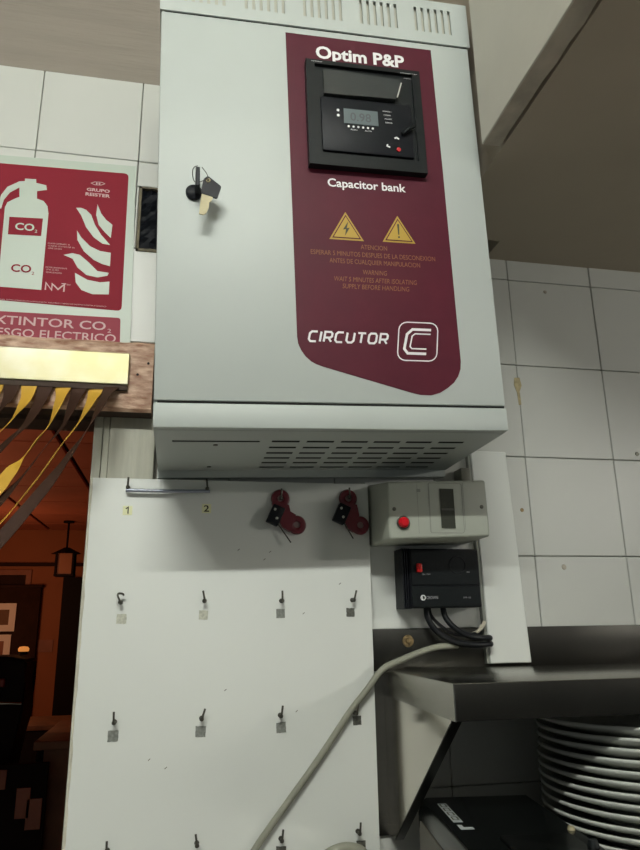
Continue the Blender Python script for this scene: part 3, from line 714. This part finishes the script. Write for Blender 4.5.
pb = thing('black_power_box', 'black finned power supply box with a red switch, below the grey enclosure', 'power box')
px0, px1, pz0, pz1 = -.2180, -.1080, -.0730, .0052
bm = bmesh.new(); bx(bm, px0+.010, px1, -.042, -.004, pz0, pz1, .0015, 2); bx(bm, px0+.002, px0+.012, -.036, -.004, pz0, pz1, .001, 1)
fin(bm, 'case', black_sat, pb, smooth=True)
bm = bmesh.new()
for k in range(4): bx(bm, px0+.0005+k*.0030, px0+.0020+k*.0030, -.0405, -.0050, pz0-.001, pz1+.0005)
fin(bm, 'cooling_fins', black_sat, pb)
bm = bmesh.new(); bx(bm, px0+.0115, px1-.0005, -.0436, -.0415, -.0435, pz1-.001, .0008, 1); bx(bm, px0+.0115, px1-.0005, -.0432, -.0415, pz0+.001, -.0450, .0006, 1); fin(bm, 'front_plates', black_pl, pb, smooth=True)
sw = fin(bx(bmesh.new(), -.1990, -.1915, -.0475, -.0430, -.0265, -.0150, .0012, 2), 'switch', red_sw, pb, smooth=True)
fin(bx(bmesh.new(), -.1975, -.1930, -.0490, -.0470, -.0215, -.0160, .0006, 1), 'rocker', red_sw, sw, smooth=True)
fin(torus(bmesh.new(), (-.1400, -.0436, -.0170), .0115, .0007), 'dial_ring', black_sat, pb, smooth=True)
bm = bmesh.new(); torus(bm, (-.1915, -.0437, -.0600), .0030, .0008); stroke(bm, [(-.1925, -.0575), (-.1925, -.0625)], .0010, -.0441); fin(bm, 'emblem', white_p, pb)
text('CROWN', -.1870, -.0618, .0165, .0040, -.0434, mat('grey_print', (.35, .35, .36), .5), pb, .01)
text('AMP-120', -.1345, -.0612, .0110, .0022, -.0434, MATS['grey_print'], pb); text('ON / OFF', -.1915, -.0300, .0120, .0016, -.0438, MATS['grey_print'], pb); text('MAX', -.1270, -.0270, .0045, .0014, -.0438, MATS['grey_print'], pb)

trk = thing('cable_trunking', 'white vertical trunking board standing on the steel shelf', 'trunking')
bm = prism(bmesh.new(), [(-.0882, -.1475), (-.0272, -.1475), (-.0381, .1535), (-.0944, .1535)], -.0130, -.0012)
bmesh.ops.bevel(bm, geom=list(bm.edges), offset=.0012, segments=1, affect='EDGES')
fin(bm, 'board', melamine, trk)
bm = prism(bmesh.new(), [(-.0925, -.1475), (-.0888, -.1475), (-.0950, .1535), (-.0985, .1535)], -.0110, -.0012); fin(bm, 'metal_edge', grey_line, trk)
cd = thing('conduit', 'short grey conduit between the cabinet and the grey enclosure', 'conduit')
fin(bx(bmesh.new(), -.1190, -.1050, -.030, -.0012, .1005, .1235, .002, 2), 'pipe', mat('conduit_grey', (.16, .16, .13), .6), cd, smooth=True)

tag(box('backing_panel', -.2560, -.0990, -.0022, -.0008, -.0990, .1040, melamine), 'plain white panel behind the grey enclosure and the black power box', 'panel')
bc = tag(fin(tube(bmesh.new(), [(-.1800, -.022, -.0700), (-.1795, -.024, -.0860), (-.1690, -.026, -.1030), (-.1480, -.028, -.1165), (-.1220, -.030, -.1215), (-.0945, -.026, -.1215), (-.0900, -.018, -.1210)], .0042, 10, 6), 'black_cable', black_cable, smooth=True),
         'thick black cable curving lowest from the black power box', 'cable', 'black cables under the power box')
tag(fin(tube(bmesh.new(), [(-.1565, -.022, -.0700), (-.1545, -.026, -.0860), (-.1430, -.032, -.1010), (-.1230, -.036, -.1110), (-.0960, -.030, -.1135), (-.0910, -.018, -.1130)], .0040, 10, 6), 'black_cable', black_cable, smooth=True),
    'thick black cable curving inside the lower one beside the trunking', 'cable', 'black cables under the power box')
tag(fin(tube(bmesh.new(), [(-.1735, -.014, -.0700), (-.1700, -.015, -.0850), (-.1500, -.017, -.1030), (-.1300, -.018, -.1090), (-.1000, -.018, -.1060)], .0024, 8, 6), 'thin_black_cable', black_cable, smooth=True),
    'thin black cable running behind the two thick ones', 'cable')
tag(fin(tube(bmesh.new(), [(-.1165, -.012, -.1090), (-.1080, -.018, -.1060), (-.1000, -.020, -.0985), (-.0950, -.018, -.0920)], .0026, 8, 6), 'cream_cable_end', mat('cream', (.50, .46, .36), .5), smooth=True),
    'short cream cable end beside the trunking foot', 'cable')
gc = tag(fin(tube(bmesh.new(), [(-.1380, -.020, -.1225), (-.1500, -.023, -.1228), (-.1700, -.026, -.1240), (-.1952, -.028, -.1300), (-.2233, -.030, -.1395), (-.2490, -.034, -.1500), (-.2695, -.031, -.1740), (-.2927, -.029, -.2002), (-.3128, -.028, -.2265), (-.3389, -.028, -.2597), (-.3703, -.028, -.2970), (-.3946, -.028, -.3259), (-.4123, -.028, -.3481), (-.4300, -.028, -.3750), (-.4450, -.028, -.4100)], .0042, 12, 6), 'grey_cable', cable_m, smooth=True),
         'long grey cable crossing the white board diagonally', 'cable')
tag(fin(tube(bmesh.new(), [(-.3400, -.031, -.4000), (-.3320, -.031, -.3660), (-.3160, -.032, -.3545), (-.2950, -.032, -.3530), (-.2780, -.032, -.3640), (-.2720, -.031, -.4000)], .0060, 12, 6), 'looped_grey_cable', cable_m, smooth=True),
    'grey cable loop just showing at the bottom edge of the board', 'cable')

# ================================================================ steel shelf, splashback, bracket
sh = thing('steel_shelf', 'stainless steel wall shelf with a triangular side bracket, right of the key board', 'shelf')
SX0, SX1, SF, ST, SB = -.2405, .60, -.2600, -.1513, -.1870
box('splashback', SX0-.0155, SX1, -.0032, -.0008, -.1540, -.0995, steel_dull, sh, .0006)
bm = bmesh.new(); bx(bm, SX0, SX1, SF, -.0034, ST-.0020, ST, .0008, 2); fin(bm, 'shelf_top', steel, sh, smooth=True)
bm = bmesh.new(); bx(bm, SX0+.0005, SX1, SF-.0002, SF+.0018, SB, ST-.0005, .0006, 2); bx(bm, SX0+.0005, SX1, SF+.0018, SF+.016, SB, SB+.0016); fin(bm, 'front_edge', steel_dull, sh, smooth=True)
bm = bmesh.new(); prism(bm, [(-.0034, ST-.0005), (SF, ST-.0005), (SF, SB), (-.0034, SB+.004)], SX0-.0006, SX0+.0012, 'yz'); fin(bm, 'side_edge', steel, sh)
bm = prism(bmesh.new(), [(-.0034, SB+.006), (SF+.012, SB+.0010), (-.0480, -.3360), (-.0300, -.3480), (-.0034, -.3490)], SX0+.0013, SX0+.0030, 'yz'); brk = fin(bm, 'bracket', mirror_steel, sh)
bm = bmesh.new()
a = Vector((SF+.012, SB)); b = Vector((-.0480, -.3360)); c = Vector((-.030, -.3490))
for p, q_ in ((a, b), (b, c)):
    vs = [bm.verts.new((x, p2.x+oy, p2.y+oz)) for (p2) in (p, q_) for x, oy, oz in ((SX0+.0013, 0, 0), (SX0+.012, 0, 0), (SX0+.012, .0012, .0012), (SX0+.0013, .0012, .0012))]
    for k in range(4): bm.faces.new((vs[k], vs[(k+1) % 4], vs[4+(k+1) % 4], vs[4+k]))
    bm.faces.new(vs[:4]); bm.faces.new(vs[4:])
fin(bm, 'bracket_flange', steel_dull, brk)
bm = bmesh.new(); bx(bm, SX0-.0150, SX0+.0012, -.0050, -.0012, -.3500, -.1560); fin(bm, 'wall_strip', steel, brk)
ws = thing('washer_screw', 'rusty screw and washer on the steel splashback', 'screw', (-.2023, -.0033, -.1159))
fin(lathe(bmesh.new(), [(0, -.0014), (.0075, -.0010), (.0082, 0), (0, 0)], (0, 0, 0), 'y', 24), 'washer', rusty, ws, smooth=True)
fin(lathe(bmesh.new(), [(0, -.0045), (.0030, -.0040), (.0040, -.0015), (0, -.0014)], (0, 0, 0), 'y', 16), 'screw_head', rusty, ws, smooth=True)

# ================================================================ worktop, plates, black device
wt = thing('worktop', 'steel worktop below the shelf carrying the plates and the black machine', 'worktop')
WZ = -.425
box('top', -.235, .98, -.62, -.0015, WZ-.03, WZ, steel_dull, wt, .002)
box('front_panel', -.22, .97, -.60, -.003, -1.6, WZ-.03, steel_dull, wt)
def plate_mesh():
    bm = bmesh.new()
    lathe(bm, [(0, .0030), (.070, .0032), (.082, .0060), (.120, .0185), (.1335, .0235), (.1352, .0250), (.1356, .0268), (.1342, .0280), (.1325, .0276), (.118, .0222), (.080, .0098), (.068, .0070), (0, .0068)], n=64)
    lathe(bm, [(.066, .0034), (.068, 0), (.072, 0), (.074, .0040)], n=64)
    bmesh.ops.recalc_face_normals(bm, faces=bm.faces)
    me = bpy.data.meshes.new('dinner_plate'); bm.to_mesh(me); bm.free(); me.materials.append(porcelain)
    for p in me.polygons: p.use_smooth = True
    return me
nums = 'second third fourth fifth sixth seventh eighth ninth tenth eleventh twelfth thirteenth fourteenth fifteenth'.split()
ORD = ['topmost of'] + [w+' from the top of' for w in nums] + ['fifth from the bottom of', 'fourth from the bottom of', 'third from the bottom of', 'second from the bottom of', 'lowest of']
ORD.pop(15)
pm = plate_mesh(); NP = 19; DZ = .0108
for k in range(NP):
    o = link('dinner_plate', pm); z = WZ+.0003+k*DZ
    o.location = (.0560+random.uniform(-.0012, .0012), -.140+random.uniform(-.0012, .0012), z); o.rotation_euler = (0, 0, random.uniform(0, 6))
    fromtop = NP-k
    o['label'] = 'white porcelain dinner plate, %s the stack under the shelf' % ORD[fromtop-1]
    o['category'] = 'plate'; o['group'] = 'dinner plates stacked under the steel shelf'
dv = thing('black_machine', 'black glossy tabletop machine with a grey sticker, left of the plates', 'machine', (-.1625, -.0980, WZ), (0, 0, math.radians(-8)))
DH = .135
bm = bmesh.new(); prism(bm, [(-.0665, .0), (.0665, 0), (.0665, DH-.003), (.063, DH), (-.0560, DH), (-.0610, DH-.003), (-.0660, DH-.014)], -.36, 0)
bmesh.ops.bevel(bm, geom=[e for e in bm.edges if abs(e.verts[0].co.y-e.verts[1].co.y) < 1e-5], offset=.003, segments=2, affect='EDGES')
fin(bm, 'case', black_gloss, dv, smooth=True)
plate('side_panel', [(-.345, .004), (-.014, .004), (-.014, DH-.030), (-.020, DH-.020), (-.345, DH-.018)], -.0678, -.0664, dev_side, dv, plane='yz')
def flat(name, pts, z, m, par):
    bm = bmesh.new(); bm.faces.new([bm.verts.new((x, y, z)) for x, y in pts]); return fin(bm, name, m, par)
st = flat('sticker', [(-.0500, -.034), (-.0400, -.034), (-.0400, -.113), (-.0500, -.113)], DH+.0004, sticker_g, dv)
flat('sticker', [(-.0490, -.122), (-.0440, -.122), (-.0440, -.131), (-.0350, -.131), (-.0350, -.140), (-.0490, -.140)], DH+.0004, sticker_g, dv)
bm = bmesh.new()
for k in range(4):
    y = -.038-k*.018
    for (ax, ay, bx_, by) in ((-.0478, y, -.0422, y), (-.0422, y, -.0422, y-.012), (-.0422, y-.012, -.0478, y-.012), (-.0478, y-.012, -.0478, y)):
        d = Vector((bx_-ax, by-ay)).normalized(); n_ = Vector((-d.y, d.x))*.0009
        bm.faces.new([bm.verts.new((p[0], p[1], DH+.0007)) for p in ((ax+n_.x, ay+n_.y), (bx_+n_.x, by+n_.y), (bx_-n_.x, by-n_.y), (ax-n_.x, ay-n_.y))])
fin(bm, 'sticker_lettering', ink, st)
bm = bmesh.new(); bx(bm, -.020, .050, -.34, -.170, DH-.001, DH+.003, .002, 2); fin(bm, 'lid', black_gloss, dv, smooth=True)
fin(lathe(bmesh.new(), [(0, .006), (.004, .006), (.006, 0), (0, 0)], (.056, -.205, DH), 'z', 14), 'knob', black_pl, dv, smooth=True)
fin(lathe(bmesh.new(), [(0, .003), (.003, .003), (.004, 0), (0, 0)], (.058, -.150, DH), 'z', 12), 'catch', keybrass, dv, smooth=True)

# ================================================================ dining room seen through the doorway
CZ = .8065
box('wall_far', -4, 1.2, 6.02, 6.10, -1.6, CZ+.1, orange_wall, kind='structure')
box('wall_left', -4.05, -4, .06, 6.05, -1.6, CZ+.1, orange_wall, kind='structure')
box('wall_east', .2, .25, .06, 6.05, -1.6, CZ+.1, orange_wall, kind='structure')
dc = box('ceiling_dining', -4, .2, .06, 6.02, CZ+.02, CZ+.06, brown_w, kind='structure')
pm_ = None
for i in range(-5, 3):
    for j in range(-4, 6):
        x0 = -1.113+.6*i; y0 = 2.62+.592*j
        if x0+.58 > .2 or x0 < -4 or y0 < .1: continue
        y1 = min(y0+.592, 6.02); 
        if y1-y0 < .1: continue
        key = round(y1-y0, 3)
        if pm_ is None: pm_ = {}
        if key not in pm_:
            bm = bx(bmesh.new(), .012, .588, .009, key-.009, 0, .018, .004, 1); bmesh.ops.recalc_face_normals(bm, faces=bm.faces)
            me = bpy.data.meshes.new('ceiling_panel'); bm.to_mesh(me); bm.free(); me.materials.append(terracotta); pm_[key] = me
        o = link('ceiling_panel', pm_[key], None, dc); o.location = (x0, y0, CZ)
box('trim_2', -4, .2, 5.99, 6.02, .470, .500, brown_w, kind='structure')
box('door_2', -1.545, -.70, 5.93, 6.015, -1.6, .365, near_black, kind='structure')
wc = thing('dark_wall_panel', 'tall dark wooden panel on the far orange wall', 'panel')
box('panel', -3.2, -1.735, 5.95, 6.015, -1.6, .2900, brown_w, wc, .004)
box('rail', -3.2, -1.72, 5.94, 6.015, .275, .300, brown_w, wc, .003)
def picture(label, x0, x1, z0, z1, y, fm, im, bw, name='framed_picture'):
    t = thing(name, label, 'picture')
    fin(holes_plate(bmesh.new(), x0, x1, z0, z1, [(x0+bw, x1-bw, z0+bw, z1-bw)], y-.02, y), 'frame', fm, t)
    box('print', x0+bw, x1-bw, y-.012, y-.002, z0+bw, z1-bw, im, t)
picture('wide brown-framed picture high on the far wall of the dining room', -2.45, -1.838, .200, .436, 6.015, red_brown, brown_w, .045)
picture('white-matted picture on the dark panel, upper of the two', -2.35, -1.925, -.105, .137, 5.945, mat_paper, mid_brown, .055)
picture('white-matted picture on the dark panel, lower of the two', -2.35, -1.945, -.360, -.132, 5.945, mat_paper, red_brown, .055)
tag(box('notice', -1.737, -1.600, 6.010, 6.0195, -.289, -.184, red_brown), 'small reddish notice on the far orange wall', 'notice')
lt = thing('hanging_lantern', 'dark hanging lantern on a rod from the terracotta ceiling', 'lantern', (-1.458, 5.40, 0))
fin(cyl(bmesh.new(), (0, 0, .790), .045, .0155, 'z', 20), 'ceiling_rose', near_black, lt)
fin(cyl(bmesh.new(), (0, 0, .575), .009, .216, 'z', 8), 'rod', near_black, lt)
fin(cyl(bmesh.new(), (0, 0, .525), .125, .055, 'z', 4, .02), 'roof', near_black, lt)
bm = bmesh.new()
for sx in (-1, 1):
    for sy in (-1, 1): bx(bm, sx*.068-.008, sx*.068+.008, sy*.068-.008, sy*.068+.008, .345, .528)
bx(bm, -.078, .078, -.078, .078, .335, .350)
fin(bm, 'cage', near_black, lt)
box('glass', -.06, .06, -.06, .06, .351, .524, lantern_gl, lt)
# nearer, in the dark: counter, machine, patterned screen, glowing lamp
cn = thing('bar_counter', 'brown wooden counter just inside the doorway, beside the key board', 'counter')
box('top', -1.01, -.45, 1.98, 2.62, -.520, -.490, mid_brown, cn, .004)
box('front_panel', -.975, -.47, 2.00, 2.58, -1.6, -.520, mid_brown, cn, .003)
box('side_post', -1.005, -.975, 2.02, 2.58, -1.6, -.520, near_black, cn, .003)
bk2 = thing('dark_sideboard', 'low dark sideboard in the dining room under the black doorway', 'sideboard')
box('body', -1.95, -.70, 4.2, 4.7, -1.6, -.72, near_black, bk2, .01); box('top', -1.97, -.68, 4.18, 4.72, -.72, -.69, mid_brown, bk2, .004)
em = thing('coffee_machine', 'bulky near-black machine at the left edge of the doorway', 'machine', (-1.44, 2.15, 0))
bm = bmesh.new(); prism(bm, [(-.5, -.66), (.33, -.66), (.35, -.50), (.372, -.40), (.360, -.28), (.372, -.205), (.30, -.190), (-.5, -.190)], -.12, .10); bmesh.ops.bevel(bm, geom=list(bm.edges), offset=.01, segments=2, affect='EDGES'); fin(bm, 'case', near_black, em, smooth=True)
bm = bmesh.new()
for k in range(4): bx(bm, .10+k*.055, .135+k*.055, -.135, -.115, -.300, -.270, .003, 1)
fin(bm, 'red_reflections', mat('dark_red', (.20, .03, .02), .3), em, smooth=True)  # dark red blocks standing in for reddish reflections on the case
bm = tube(bmesh.new(), [(.22, -.16, -.36), (.30, -.17, -.352), (.37, -.15, -.358)], .006, 8, 4); fin(bm, 'steam_handle', steel, em, smooth=True)
lp = thing('glowing_lamp', 'small glowing amber lamp on top of the dark machine', 'lamp', (-1.118, 2.20, -.190))
fin(cyl(bmesh.new(), (0, 0, .0), .018, .012, 'z', 12), 'base', near_black, lp)
fin(lathe(bmesh.new(), [(.014, .010), (.020, .013), (.022, .022), (.016, .030), (0, .032)], n=16), 'shade', glow, lp, smooth=True)
sc = thing('patterned_screen', 'dark low screen with stepped reddish-brown squares near the doorway floor', 'screen')
box('panel', -1.60, -.945, 1.93, 1.96, -1.6, -.555, near_black, sc, .003)
for x0, x1, z0, z1 in ((-1.60, -1.082, -.632, -.570), (-1.042, -.996, -.728, -.632), (-1.005, -.955, -.765, -.668)):
    box('square', x0, x1, 1.920, 1.9295, z0, z1, red_brown, sc)
